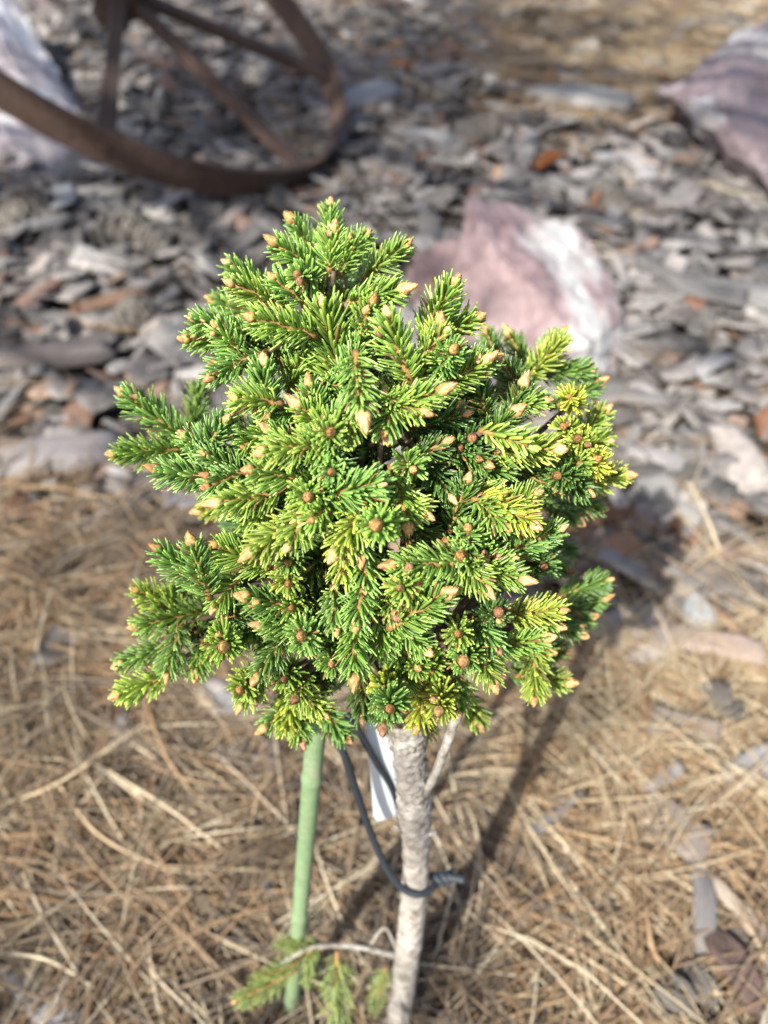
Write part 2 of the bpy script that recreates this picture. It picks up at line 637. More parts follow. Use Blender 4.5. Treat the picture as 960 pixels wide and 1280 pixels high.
# ------------------------------------------------------------------ quartz rocks
def rock(name, pts, mat, label, seed, rough=0.010, sub=4):
    ctr = Vector((0, 0, 0))
    for p in pts: ctr += Vector(p)
    ctr /= len(pts)
    org = Vector((ctr.x, ctr.y, 0))
    bm = bmesh.new()
    for p in pts: bm.verts.new(Vector(p) - org)
    r = bmesh.ops.convex_hull(bm, input=bm.verts)
    bmesh.ops.delete(bm, geom=[g for g in r['geom_interior'] if isinstance(g, bmesh.types.BMVert)], context='VERTS')
    bmesh.ops.triangulate(bm, faces=bm.faces)
    for it in range(sub):
        bmesh.ops.subdivide_edges(bm, edges=bm.edges, cuts=1, use_grid_fill=True, smooth=0.0)
        bmesh.ops.triangulate(bm, faces=bm.faces)
    bm.normal_update()
    off = {}
    for v in bm.verts:
        p = v.co * 1.0 + Vector((seed, seed * 2, 0))
        # stepped fracture faces plus grain
        f1 = mnoise.noise(p * 9)
        cell = mnoise.voronoi(p * 16)[0]
        f2 = cell[1] - cell[0]
        f3 = mnoise.fractal(p * 30, 1.0, 2.0, 4)
        c2_ = mnoise.cell(p * 7 + Vector((0.3 * f1, 0.2 * f1, 0)))
        off[v] = v.normal * (f1 * rough * 1.3 + (f2 - 0.3) * rough * 1.3 + c2_ * rough * 0.35 + f3 * rough * 0.5)
    for v, o in off.items(): v.co += o
    me = bpy.data.meshes.new(name)
    bm.to_mesh(me)
    bm.free()
    me.materials.append(mat)
    o = link(name, me)
    o.location = org
    return tag(o, label, 'rock', 'quartz rocks set among the mulch')


# middle rock
pts = [at(587, 245, 1.17), at(628, 270, 1.21), at(700, 272, 1.23), at(744, 300, 1.20), at(781, 394, 1.12),
       gnd(778, 445, .0), gnd(765, 478, -.01), gnd(720, 490, -.02), gnd(600, 500, -.02), gnd(548, 440, -.02),
       at(566, 330, 1.16), at(610, 300, 1.11), at(735, 430, 1.03), gnd(580, 360, -.02), gnd(700, 345, -.02), gnd(765, 400, -.02)]
QM = mat_quartz('pink_quartzite', (0.115, 0.072, 0.072), (0.245, 0.178, 0.176), (0.50, 0.50, 0.47), (0.80, -0.05, 0.58), 20.0, 0.085, 9.0, hi=0.66)
rock('quartz_rock', pts, QM, 'pink quartz rock with a white vein and pointed top behind the spruce', 3.0, 0.009)
pts = [at(572, 296, 1.30), at(545, 300, 1.30), at(514, 326, 1.27), gnd(500, 400, -.02), gnd(530, 430, -.02), gnd(580, 420, -.02), gnd(590, 340, -.02), gnd(520, 340, -.02)]
QS = mat_quartz('mauve_quartzite', (0.11, 0.075, 0.07), (0.21, 0.15, 0.145), (0.36, 0.35, 0.33), (0.4, 0.1, 0.9), 12.0, 0.3, 12.0, hi=0.70)
rock('quartz_rock', pts, QS, 'dull mauve rock half hidden by the crown, left against the pink one', 41.0, 0.009)
# right rock
pts = [at(828, 114, 1.74), at(880, 98, 1.95), at(922, 42, 2.12), at(965, 20, 2.16), at(1060, 30, 2.1), at(1130, 120, 1.95), gnd(1120, 260, -.02),
       gnd(1000, 285, -.02), gnd(962, 262, -.02), gnd(912, 212, -.02), gnd(872, 172, -.02), at(888, 134, 1.60), at(965, 232, 1.43), at(1020, 262, 1.38),
       gnd(860, 120, -.02), gnd(1000, 105, -.02)]
QR = mat_quartz('grey_pink_quartzite', (0.085, 0.058, 0.056), (0.17, 0.132, 0.135), (0.46, 0.44, 0.42), (0.7, 0.5, 0.5), 9.0, 0.30, 10.0, hi=0.54)
rock('quartz_rock', pts, QR, 'grey-pink quartz rock with a jagged pale edge, cut by the right edge of the photo', 11.0, 0.014)
# left rock under the wheel
pts = [at(-60, -40, 2.15), at(10, -6, 2.20), at(30, 15, 2.18), at(62, 85, 2.05), at(98, 130, 1.95), at(128, 178, 1.83), gnd(132, 222, -.01), gnd(92, 240, -.02),
       gnd(30, 236, -.02), gnd(-60, 250, -.02), at(-10, 195, 1.66), at(-160, 60, 1.95), gnd(-190, 200, -.02), gnd(0, 110, -.02), gnd(90, 150, -.02), gnd(-120, 80, -.02)]
QL = mat_quartz('white_pink_quartzite', (0.20, 0.15, 0.145), (0.42, 0.37, 0.365), (0.76, 0.78, 0.77), (0.4, 0.1, 0.9), 5.0, 0.28, 8.0, hi=0.52)
rock('quartz_rock', pts, QL, 'white and pink quartz rock propping up the rusty wheel', 23.0, 0.014)
pts = [at(40, -12, 2.95), at(80, -18, 3.0), at(120, 0, 2.9), gnd(126, 34, -.02), gnd(90, 48, -.02), gnd(50, 44, -.02), gnd(35, 20, -.02), gnd(110, 5, -.02), gnd(60, 0, -.02), at(80, 10, 2.75)]
QD = mat_quartz('maroon_quartzite', (0.10, 0.065, 0.065), (0.19, 0.13, 0.13), (0.42, 0.40, 0.40), (0.4, 0.1, 0.9), 12.0, 0.2, 8.0, hi=0.72)
rock('quartz_rock', pts, QD, 'small dark maroon rock behind the wheel beside the white quartz', 31.0, 0.01)


# ------------------------------------------------------------------ iron wheel, propped on the left rock
def build_wheel():
    ctr = Vector((-0.545, 1.836, 0.290))
    n = Vector((math.sin(0.723), math.sin(-0.200), 1)).normalized()
    u = Vector((0, 1, 0)).cross(n).normalized()
    v = n.cross(u)
    R, W = 0.511, 0.060
    root = empty('iron_wheel', (ctr.x, ctr.y, 0))
    tag(root, 'rusty iron wagon wheel leaning over the white quartz rock', 'wheel')
    ctr = ctr - root.location
    # flat tyre band
    m = MB()
    N = 96
    prof = [(R, 0.0), (R + .002, W * .5), (R, W), (R - .012, W - .001), (R - .010, W * .5), (R - .012, 0.001)]
    for k in range(N):
        a = 2 * math.pi * k / N
        e = u * math.cos(a) + v * math.sin(a)
        j = 0.0012 * mnoise.noise(Vector((math.cos(a) * 4, math.sin(a) * 4, 1)))
        for (r, z) in prof:
            m.v.append(ctr + e * (r + j) + n * z)
            m.a.append(0)
    q = len(prof)
    for k in range(N):
        for i in range(q):
            a, b = k * q + i, k * q + (i + 1) % q
            c_, d = ((k + 1) % N) * q + (i + 1) % q, ((k + 1) % N) * q + i
            m.f.append((a, b, c_, d))
    o = link('rim', m.mesh('rim', M_rust, False), root)
    # bolts where spokes meet the band, spokes of flat bar, hub
    mid = ctr + n * W * 0.5
    for k in range(7):
        a = math.radians(284.5 + 51.43 * k)
        e = u * math.cos(a) + v * math.sin(a)
        t = n.cross(e)
        m = MB()
        p0, p1 = mid + e * 0.045, mid + e * (R - 0.0125)
        wa, wb, th = 0.0135, 0.016, 0.010
        for p, w in ((p0, wa), (p0.lerp(p1, .5), wa * .95), (p1 - e * .03, wb), (p1, wb * 1.2)):
            for sx, sy in ((-1, -1), (1, -1), (1, 1), (-1, 1)):
                m.v.append(p + t * w * sx + n * th * sy)
                m.a.append(0)
        for i in range(3):
            for j in range(4):
                m.f.append((i * 4 + j, i * 4 + (j + 1) % 4, i * 4 + 4 + (j + 1) % 4, i * 4 + 4 + j))
        m.f += [(3, 2, 1, 0), (12, 13, 14, 15)]
        sp = link('spoke', m.mesh('spoke', M_rust, False), root)
        b = MB().tube([mid + e * (R - .002), mid + e * (R + .006)], [.011, .008], 8)
        link('rivet', b.mesh('rivet', M_rust, False), sp)
    h = MB().tube([mid - n * .07, mid - n * .066, mid - n * .03, mid - n * .028, mid + n * .028, mid + n * .03, mid + n * .066, mid + n * .07],
                  [.034, .038, .038, .052, .052, .038, .038, .034], 20)
    hub = link('hub', h.mesh('hub', M_rust, False), root)
    b = MB().tube([mid - n * .072, mid + n * .072], [.018, .018], 14)  # solid plug; the shade inside the bore is put into its near-black colour
    link('bore_shade_plug', b.mesh('bore_shade_plug', mat_simple('bore_shade_black', (0.012, 0.01, 0.01), 0.9), False), hub)


build_wheel()


# ------------------------------------------------------------------ dwarf spruce
root = empty('dwarf_spruce', gnd(494, 1302))
tag(root, 'globe-shaped dwarf spruce with tan buds grafted on a thin pale trunk', 'tree')
RL = root.location.copy()

# crown model: ellipsoid in view space
CX, CY, CD = 452, 592, 0.305
RX, RY, RD = 315, 335, 0.088


def crown_depth(px, py):
    r2 = ((px - CX) / RX) ** 2 + ((py - CY) / RY) ** 2
    return CD - RD * math.sqrt(max(0.0, 1 - min(r2, 1.0))) * 0.95


def needle_mesh(seed, L, nn, nl, spread=1.0, width=0.00118):
    """a shoot of length L along +Z, needles all round, fewer below (-Y)"""
    r = random.Random(seed)
    m_v, m_f, m_a = [], [], []
    bend = r.uniform(-0.12, 0.12)
    ph = r.uniform(0, 6.28)
    for i in range(nn):
        t = (i + 0.5) / nn
        az = ph + i * 2.39996 + r.gauss(0, 0.25)
        # comb: needles of the underside swing towards the sides
        if math.sin(az) < -0.55 and r.random() < 0.45:
            az += r.choice((-1, 1)) * r.uniform(0.5, 1.1)
        z0 = L * (0.03 + 0.92 * t)
        fall = 1.0 - 0.42 * max(0, (t - 0.66) / 0.34) - 0.22 * max(0, (0.25 - t) / 0.25)
        ln = nl * fall * r.uniform(0.72, 1.15)
        th = math.radians((62 - 20 * t ** 1.5 + r.gauss(0, 7)) * spread)
        fwd = math.radians(r.uniform(8, 26))        # curves forward
        e = Vector((math.cos(az), math.sin(az), 0))
        sd = Vector((-math.sin(az), math.cos(az), 0))
        p = Vector((bend * (z0 ** 2) / L, 0, z0)) + e * 0.0009
        w0 = width * r.uniform(0.85, 1.12)
        b = len(m_v)
        segs = ((0.0, 0.55), (0.18, 0.95), (0.66, 1.0), (0.93, 0.70))
        prev = 0.0
        for (s, wf) in segs:
            a = th - fwd * s
            p = p + (e * math.sin(a) + Vector((0, 0, 1)) * math.cos(a)) * ln * (s - prev)
            prev = s
            nrm = (e * math.cos(a) - Vector((0, 0, 1)) * math.sin(a))
            w = w0 * wf * 0.5
            m_v += [p + sd * w, p + nrm * w * 0.62, p - sd * w, p - nrm * w * 0.62]
            m_a += [s] * 4
        a = th - fwd
        m_v.append(p + (e * math.sin(a) + Vector((0, 0, 1)) * math.cos(a)) * ln * 0.07)
        m_a.append(1.0)
        for i2 in range(3):
            for k in range(4):
                q0, q1 = b + i2 * 4 + k, b + i2 * 4 + (k + 1) % 4
                m_f.append((q0, q1, q1 + 4, q0 + 4))
        for k in range(4):
            m_f.append((b + 12 + k, b + 12 + (k + 1) % 4, b + 16))
    mb = MB()
    mb.v, mb.f, mb.a = m_v, m_f, m_a
    stem = MB()
    pts = [Vector((bend * (z ** 2) / L, 0, z)) for z in np.linspace(-0.001, L, 8)]
    stem.tube(pts, [0.00125, 0.0012, 0.00115, 0.0011, 0.001, 0.00095, 0.0009, 0.0008], 7, wob=0.12)
    return mb.mesh('needles', M_needle), stem.mesh('shoot', M_stem), Vector((bend * L, 0, L))


def bud_mesh(seed, L=0.0074, R=0.0023, point=1.0):
    r = random.Random(seed)
    m = MB()

    def rad(t):
        if t < 0.28: return R * (0.62 + 0.38 * math.sin(t / 0.28 * math.pi / 2))
        u = (t - 0.28) / 0.72
        return R * max(0.0, (1 - u ** (1.35 * point + 0.2))) ** (0.85)
    zs = [0, .1, .28, .45, .62, .78, .9, .985]
    m.tube([Vector((0, 0, z * L)) for z in zs], [max(rad(z) * 0.93, 0.0001) for z in zs], 10, attr=0.0)
    # overlapping papery scales
    rows = 6
    for j in range(rows):
        t0 = 0.02 + j * 0.125
        cnt = 7 if j < 3 else 6 if j < 5 else 4
        for k in range(cnt):
            a0 = 2 * math.pi * (k + 0.5 * (j % 2)) / cnt + r.uniform(-.12, .12)
            da = math.pi / cnt * 1.15
            t1 = min(1.0, t0 + r.uniform(0.26, 0.34))
            b = len(m.v)
            lift = R * r.uniform(0.08, 0.20)
            for (tt, wf, up) in ((t0, 0.8, 0.0), (t0 + (t1 - t0) * .5, 1.0, 0.5), (t1 - (t1 - t0) * .14, 0.55, 0.9)):
                for s in (-1, 0, 1):
                    a = a0 + s * da * wf
                    rr = rad(min(tt, 0.99)) + lift * up + (R * 0.05 if s == 0 else 0)
                    m.v.append(Vector((math.cos(a) * rr, math.sin(a) * rr, tt * L)))
                    m.a.append(0.25 + 0.55 * up)
            rr = rad(min(t1, 0.99)) + lift * 1.1
            m.v.append(Vector((math.cos(a0) * rr, math.sin(a0) * rr, (t1 + 0.03) * L)))
            m.a.append(1.0)
            for i in range(2):
                for s in range(2):
                    q = b + i * 3 + s
                    m.f.append((q, q + 1, q + 4, q + 3))
            m.f += [(b + 6, b + 7, b + 9), (b + 7, b + 8, b + 9)]
    return m.mesh('bud', M_bud)


VAR = {}
for key, Ls, nn, nl in (('s', 0.0135, 72, 0.0074), ('m', 0.021, 122, 0.0084), ('l', 0.029, 165, 0.0089), ('x', 0.034, 130, 0.0145)):
    VAR[key] = [needle_mesh(11 + 17 * k + len(VAR) * 101, Ls, nn, nl, 1.0, 0.00108 if key != 'x' else 0.0015) + (Ls,) for k in range(5 if key != 'x' else 2)]
VAR['o'] = [needle_mesh(900 + k, 0.018, 34, 0.0085, 1.0, 0.0019) + (0.018,) for k in range(2)]     # coarse young sprouts
BUD = [bud_mesh(k, 0.0067 * f, 0.0022 * g, p * 0.85) for k, (f, g, p) in enumerate(((1, 1, 1), (1.15, .95, .8), (.9, 1.05, 1.2), (1.05, 1.08, 1), (1.25, 1.0, .75), (.8, .85, 1.1)))]

GREEN = [(0.255, 0.42, 0.080), (0.23, 0.40, 0.085), (0.285, 0.44, 0.075), (0.215, 0.38, 0.090)]
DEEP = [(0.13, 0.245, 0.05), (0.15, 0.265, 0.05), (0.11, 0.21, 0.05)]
YEL = [(0.36, 0.49, 0.085), (0.33, 0.47, 0.085), (0.41, 0.51, 0.085)]
VYEL = [(0.46, 0.52, 0.07)]
TAN = [(0.56, 0.34, 0.145), (0.52, 0.30, 0.125), (0.61, 0.39, 0.18), (0.46, 0.26, 0.11)]
BRN = [(0.36, 0.19, 0.105), (0.30, 0.16, 0.09)]

shoots = []      # (tip, base, object, tip px)


def frame(z, upref):
    z = z.normalized()
    y = (upref - z * upref.dot(z))
    if y.length < 1e-4: y = Vector((1, 0, 0)) - z * z.x
    y.normalize()
    x = y.cross(z)
    return Matrix((x, y, z)).transposed()


def add_bud(parent, loc, scale=1.0, tilt=(0, 0), cols=TAN):
    b = link('bud', random.choice(BUD), parent)
    b.location = loc
    b.rotation_euler = (tilt[0], tilt[1], random.uniform(0, 6.28))
    s = scale * random.uniform(0.60, 0.92)
    b.scale = (s, s, s)
    c = random.choice(cols)
    f = random.uniform(0.88, 1.12)
    b.color = (c[0] * f, c[1] * f, c[2] * f, 1)
    return b


UPV = (Vector((0, 0, 1)) + Vector((0, -C, S)) * 0.6).normalized()


def add_shoot(tip, base, key, cols, buds=1, bscale=1.0, bcols=TAN, size=None):
    axis = tip - base
    nd, st, end, Ls = random.choice(VAR[key])
    o = link('shoot', st, root)
    R = frame(axis, UPV) @ Matrix.Rotation(random.uniform(-0.5, 0.5), 3, 'Z')
    s = size or random.uniform(0.92, 1.08)
    o.matrix_local = Matrix.Translation((tip - R @ (end * s)) - RL) @ R.to_4x4() @ Matrix.Scale(s, 4)
    k = link('needles', nd, o)
    k['kind'] = 'stuff'
    c = random.choice(cols)
    f = random.uniform(0.88, 1.14)
    k.color = (c[0] * f * random.uniform(.93, 1.07), c[1] * f, c[2] * f, 1)
    if buds:
        add_bud(o, end - Vector((0, 0, 0.0007)), bscale / s, (random.uniform(-.15, .15), random.uniform(-.15, .15)), bcols)
    shoots.append((tip, (tip - R @ (Vector((0, 0, Ls)) * s)), o))
    return o


# tip and base of every shoot that can be told apart: x, y, base x, base y, marks
# y yellow-green, v vivid yellow, b at the back of the crown, n no bud, l long, x long coarse needles, s short, k brown bud, d deep green, p pale-fresh sprout, f in front
LIST = """
155,492,225,548,l|143,567,222,566,l|198,587,240,592|250,480,240,545,bn|256,566,305,598|260,609,264,588,s|282,527,262,560|232,545,262,560,s
265,470,300,455|287,458,290,440,s|295,498,300,478,s|327,514,325,505,s|330,455,335,490|337,538,388,572,l|315,587,360,590|275,628,310,618,y|252,638,300,625,yb
235,424,288,422|413,257,413,318,f|417,290,416,330,sf|458,293,430,325|437,298,425,330,s|456,316,432,340,b|367,277,392,318|345,305,388,335|371,343,385,350,sf
287,330,338,362|291,355,345,378|342,348,365,370,s|243,398,302,412|270,407,295,430,s|316,397,365,412|268,375,315,395,b|305,432,330,440,kd|402,382,420,490,x
506,307,466,342|500,363,455,375|470,353,440,372,b|467,378,450,395,s|485,395,506,442|455,415,470,440,s|567,355,548,398|595,397,560,415|557,415,556,440,s
550,405,548,445,y|542,432,530,475,l|567,438,545,462|610,416,622,456,bd|638,420,664,468,bd|705,423,668,470,yn|700,418,672,462,b|737,463,698,468,bd|746,480,706,500,bd
617,448,575,468|605,453,570,478|640,517,598,556,d|680,500,690,510,s|711,495,715,505,vsn|755,514,722,548,y|760,552,722,556,y|782,594,738,602,y|704,533,712,545,ys
722,548,730,560,ys|693,562,705,575,y|697,595,712,590,d|725,580,715,575,y|745,575,730,590,v|660,556,640,580,pn|607,580,622,600,d|590,548,570,560,kd
548,490,512,500|526,514,502,528,s|580,518,540,528,d|479,497,480,505,s|480,540,470,540,s|555,554,522,556,ds|516,587,500,578,s|575,560,560,572,kd|475,605,432,617
584,602,570,640,d|563,620,545,590,d|529,640,535,620,ysd|414,540,416,552,lf|397,540,400,560,s|431,549,422,560,s|386,482,398,532|374,508,400,532|450,477,440,505,s
453,515,425,535|440,506,425,530,s|331,563,360,585,y|415,590,418,580,s|404,585,410,600,s|385,621,386,612,f|408,636,402,625,s|437,603,440,620,kd|390,651,395,640,s
361,682,372,655,|316,687,325,670,y|360,704,362,690,s|420,690,410,660,y|470,656,470,650,f|510,655,478,655|452,695,470,700,s|493,705,532,700,l|457,735,460,722,s
430,728,455,722,pns|361,730,365,715,ys|364,760,375,745,s|327,782,368,780,l|377,795,382,790,f|388,805,386,795,s|420,770,425,780,s|420,785,428,790,s|446,780,440,775,s
445,799,442,790,s|470,774,472,765,s|493,767,500,755,sk|500,735,520,725,y|200,687,240,712|240,680,252,716|270,682,315,695|288,694,315,700,s|172,738,218,762,y
172,783,228,772,lf|208,842,215,800,f|148,832,205,808|148,867,200,842,y|245,843,248,805,s|268,758,270,742,s|280,808,285,795,f|298,803,295,790,s|335,812,345,790,kd
321,843,318,815|300,862,312,845,y|303,880,312,855,y|232,718,262,725,b|238,732,268,735,b|208,739,250,740,b|275,705,300,715,by|272,718,300,722,b|355,848,365,835,sk
333,908,358,885|357,915,362,895,vn|377,924,372,895,k|405,893,380,868,y|432,922,412,895|415,830,418,800|443,843,434,818|370,872,375,862,sk|488,886,486,865,f
480,860,478,850,pnv|498,922,490,895,dk|478,905,472,880,dk|453,898,450,870,dk|576,695,574,688,lf|592,697,582,690,s|640,699,600,706,l|651,724,610,712|585,660,580,682,s
632,657,628,668,s|607,735,598,710,y|555,743,516,766|546,757,518,770|521,727,535,715,s|532,813,502,785|522,835,510,825,s|573,792,573,785,s|580,825,592,808,f
622,810,610,800,sk|617,852,600,815,y|700,662,650,692,l|701,764,652,772,y|698,783,665,775|680,798,630,806,l|685,815,645,812|706,816,672,812,bd|759,727,722,742,bd
752,750,712,762,bd|738,772,705,775,bd|725,792,702,780,bd|717,766,695,760,kbd|706,713,675,700,kbd|680,708,655,700,kd|752,635,715,628,bd|669,618,640,635,y|650,640,630,655,yn
708,853,675,848,y|668,873,665,845,y|690,842,660,840,bd|573,888,570,865,k|549,887,555,860,y|600,905,580,868,yk|522,908,528,880,v|535,922,530,890,yn|622,765,600,775,dk
628,452,652,492,d|590,468,604,505,d|652,484,640,515,d|575,440,590,475,d|310,746,362,752,d|346,734,384,742,d|278,742,330,750,d|330,750,300,765,d|640,590,620,610,n|665,655,650,670,v|735,615,715,600,d|720,650,700,640,bd|690,610,680,600,d|660,690,640,700,dn|560,450,555,470,n|520,470,510,490,n|655,470,640,500,bdn
690,520,680,545,bdn|600,500,600,530,dn|545,580,550,600,dn|470,560,470,580,dn|500,620,505,640,dn|350,470,355,500,dn|380,430,370,460,n|330,400,345,430,n|445,440,440,470,n
430,360,432,395,dn|400,345,405,375,n|445,355,435,385,dn|300,560,320,580,n|280,580,300,590,n|340,640,350,620,n|300,650,320,640,n|330,700,345,690,n|400,730,405,710,dn
430,660,435,640,n|540,680,535,700,n|560,720,560,700,n|600,680,595,700,n|480,820,485,800,n|510,860,505,835,n|540,840,540,815,yn|460,830,460,805,dn|400,860,400,835,dn
340,760,360,765,dn|310,770,340,770,dn|245,790,265,780,dn|260,825,270,800,n|640,840,630,815,dn|650,760,640,740,dn|620,740,610,725,dn|690,740,665,730,dn|720,690,700,680,bdn
"""


def build_crown():
    for row in LIST.strip().replace('\n', '|').split('|'):
        f = row.split(',')
        tx, ty, bx, by = map(float, f[:4])
        fl = f[4] if len(f) > 4 else ''
        if 'dn' in fl and random.random() < 0.5: continue
        d = crown_depth(tx, ty) + (random.uniform(-0.007, 0.003) if random.random() < 0.55 else random.uniform(0.005, 0.015))
        if 'b' in fl: d = max(d, CD + random.uniform(0.012, 0.035))
        if 'd' in fl and 'b' not in fl: d += 0.014
        if 'f' in fl: d -= 0.010
        if 'n' in fl and 'p' not in fl and 'v' not in fl: d += 0.018
        if 's' in fl and 'f' not in fl: d += 0.006
        key = 'x' if 'x' in fl else 'l' if 'l' in fl else 's' if 's' in fl else 'o' if 'p' in fl else 'm'
        L = VAR[key][0][3]
        tip = at(tx, ty, d)
        b2 = at(bx, by, d)
        l = min((b2 - tip).length, L * 0.97)
        flat = (b2 - tip).normalized() if (b2 - tip).length > 1e-6 else Vector((0, 0, -1))
        ray = (tip - Vector((0, 0, H))).normalized()
        if l < 0.0085 and 'f' not in fl and random.random() < 0.62:
            # not every short tip looks straight out: lean it away from the middle of the crown
            o2 = at(tx + (CX - tx) * 0.5 + random.uniform(-40, 40), ty + (CY - 60 - ty) * 0.5 + random.uniform(-30, 40), d)
            flat = (o2 - tip).normalized()
            l = L * random.uniform(0.6, 0.85)
        sgn = 1.0 if 'b' not in fl else 0.35
        axis = flat * l + ray * min(math.sqrt(max(L * L - l * l, 0)), (0.55 * l if l > 0.0085 else 9)) * sgn
        base = tip + axis.normalized() * L
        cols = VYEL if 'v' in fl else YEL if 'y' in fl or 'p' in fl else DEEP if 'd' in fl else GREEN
        bs = 0.78 if 's' in fl else 1.0
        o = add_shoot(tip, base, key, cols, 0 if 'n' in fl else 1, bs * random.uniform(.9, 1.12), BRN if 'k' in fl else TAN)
        if 'v' in fl: o['label'] = 'bright yellow young shoot'
        # a side bud beside some tips
        if 'n' not in fl and random.random() < 0.42:
            a = random.uniform(0, 6.28)
            add_bud(o, Vector((math.cos(a) * .0028, math.sin(a) * .0028, L * random.uniform(.8, .92))), 0.72,
                    (-math.sin(a) * .6, math.cos(a) * .6), TAN if random.random() < .6 else BRN)


build_crown()
# the far and inner side of the crown, which shows through the gaps
def build_inner():
    ctr = at(CX, CY, CD)
    ex = Vector((1, 0, 0))
    ey = Vector((0, -S, -C))
    ez = Vector((0, C, -S))
    n = 0
    while n < 48:
        v = Vector((random.gauss(0, 1), random.gauss(0, 1), random.gauss(0, 1))).normalized()
        back = v.z > 0.05
        rr = random.uniform(0.80, 0.98) if back else random.uniform(0.45, 0.66)
        p = ctr + (ex * v.x * RX + ey * v.y * RY) / 960 * CD * rr * (0.94 if back else 1) + ez * v.z * RD * rr
        dr = (p - ctr).normalized() + Vector((0, 0, 0.25))
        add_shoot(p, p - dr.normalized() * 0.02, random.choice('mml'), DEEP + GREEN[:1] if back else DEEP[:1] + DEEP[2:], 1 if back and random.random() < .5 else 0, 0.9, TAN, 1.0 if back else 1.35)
        n += 1


build_inner()


# trunk
def build_trunk():
    pts = smooth_path([gnd(494, 1318, -.02), at(500, 1262, .508), at(511, 1180, .448), at(519, 1100, .398), at(519, 1020, .355), at(512, 950, .322), at(508, 900, .303)], 70)
    n = 40
    m = MB()
    tot = len(pts)
    rad = []
    for i in range(tot):
        t = i / (tot - 1)
        r = 0.0083 - 0.0020 * t ** 0.8
        r += 0.0012 * math.exp(-((t - 0.93) / 0.06) ** 2) + 0.0012 * math.exp(-((t - 0.70) / 0.05) ** 2) + 0.0016 * math.exp(-(t / 0.08) ** 2)
        r -= 0.0006 * math.exp(-((t - 0.55) / 0.05) ** 2)
        rad.append(r)
    m.tube(pts, rad, n)
    # rough bark with needle pegs on the upper half
    for i in range(tot):
        t = i / (tot - 1)
        amp = 0.0007 + 0.0010 * sm(np.float64(t), 0.5, 0.75)
        for k in range(n):
            v = m.v[i * n + k]
            w_ = Vector((v.x, v.y, v.z * (0.8 if t > 0.62 else 0.35)))
            f = mnoise.noise(w_ * 240) * 0.5 + (0.45 - min(1, mnoise.voronoi(w_ * 430)[0][0])) * 1.3 + mnoise.noise(w_ * 700) * 0.4
            m.v[i * n + k] = v + (v - pts[i]).normalized() * f * amp
    m.v = [v - RL for v in m.v]
    link('trunk', m.mesh('trunk', M_trunk), root)
    # thin pale side twig and two dried stubs
    tw = MB().tube([p - RL for p in smooth_path([at(527, 998, .338), at(545, 965, .322), at(560, 925, .305), at(575, 885, .292)], 6)], [.0021] * 10 + [.0019] * 9, 8, wob=.14)
    link('branch', tw.mesh('branch', M_trunk), root)
    for (a, b, c_) in (((530, 1042, .362), (546, 1041, .357), .0018), ((503, 1038, .36), (492, 1032, .356), .0015)):
        st = MB().tube([at(*a) - RL, at(*b) - RL], [c_, c_ * .7], 7)
        link('twig_stub', st.mesh('twig_stub', M_trunk), root)


build_trunk()


# limbs that carry the shoots
def build_limbs():
    top = at(508, 905, 0.305)
    lead = smooth_path([top, at(498, 830, .305), at(480, 740, .308), at(462, 630, .312), at(450, 520, .318), at(440, 420, .320), at(428, 350, .315)], 8)
    lm = MB().tube([p - RL for p in lead], [0.0068 - 0.0052 * i / (len(lead) - 1) for i in range(len(lead))], 10, wob=.1)
    link('branch', lm.mesh('branch', M_twig), root)
    B = np.array([list(s[1]) for s in shoots if s[1].z > 0.18])
    K = 18
    cen = B[rng.choice(len(B), K, replace=False)]
    for it in range(12):
        lab = ((B[:, None] - cen[None]) ** 2).sum(-1).argmin(1)
        for k in range(K):
            if (lab == k).any(): cen[k] = B[lab == k].mean(0)
    for k in range(K):
        mem = B[lab == k]
        if not len(mem): continue
        c0 = Vector(cen[k])
        c0 = min(lead, key=lambda p: (p - c0).length).lerp(c0, 0.62)
        # leave the leader a little lower than the cluster
        j = min(range(len(lead)), key=lambda i: (lead[i] - (c0 + Vector((0, 0.0, -0.03)))).length)
        a = lead[j]
        path = smooth_path([a, a.lerp(c0, .5) + Vector((0, 0, -.006)), c0], 6)
        m = MB().tube([p - RL for p in path], [0.0034 - 0.0016 * i / (len(path) - 1) for i in range(len(path))], 8, wob=.15)
        for b in mem:
            b = Vector(b)
            q = min(random.sample(path[3:], 6), key=lambda p: (p - b).length)
            if (b - q).length < 1e-5: continue
            mid = q.lerp(b, .5) + Vector((random.uniform(-1, 1), random.uniform(-1, 1), random.uniform(-1, .3))) * .003
            tp = smooth_path([q, mid, b], 3)
            m.tube([p - RL for p in tp], [0.0013 - 0.0003 * i / (len(tp) - 1) for i in range(len(tp))], 6)
        link('branch', m.mesh('branch', M_twig), root)


build_limbs()


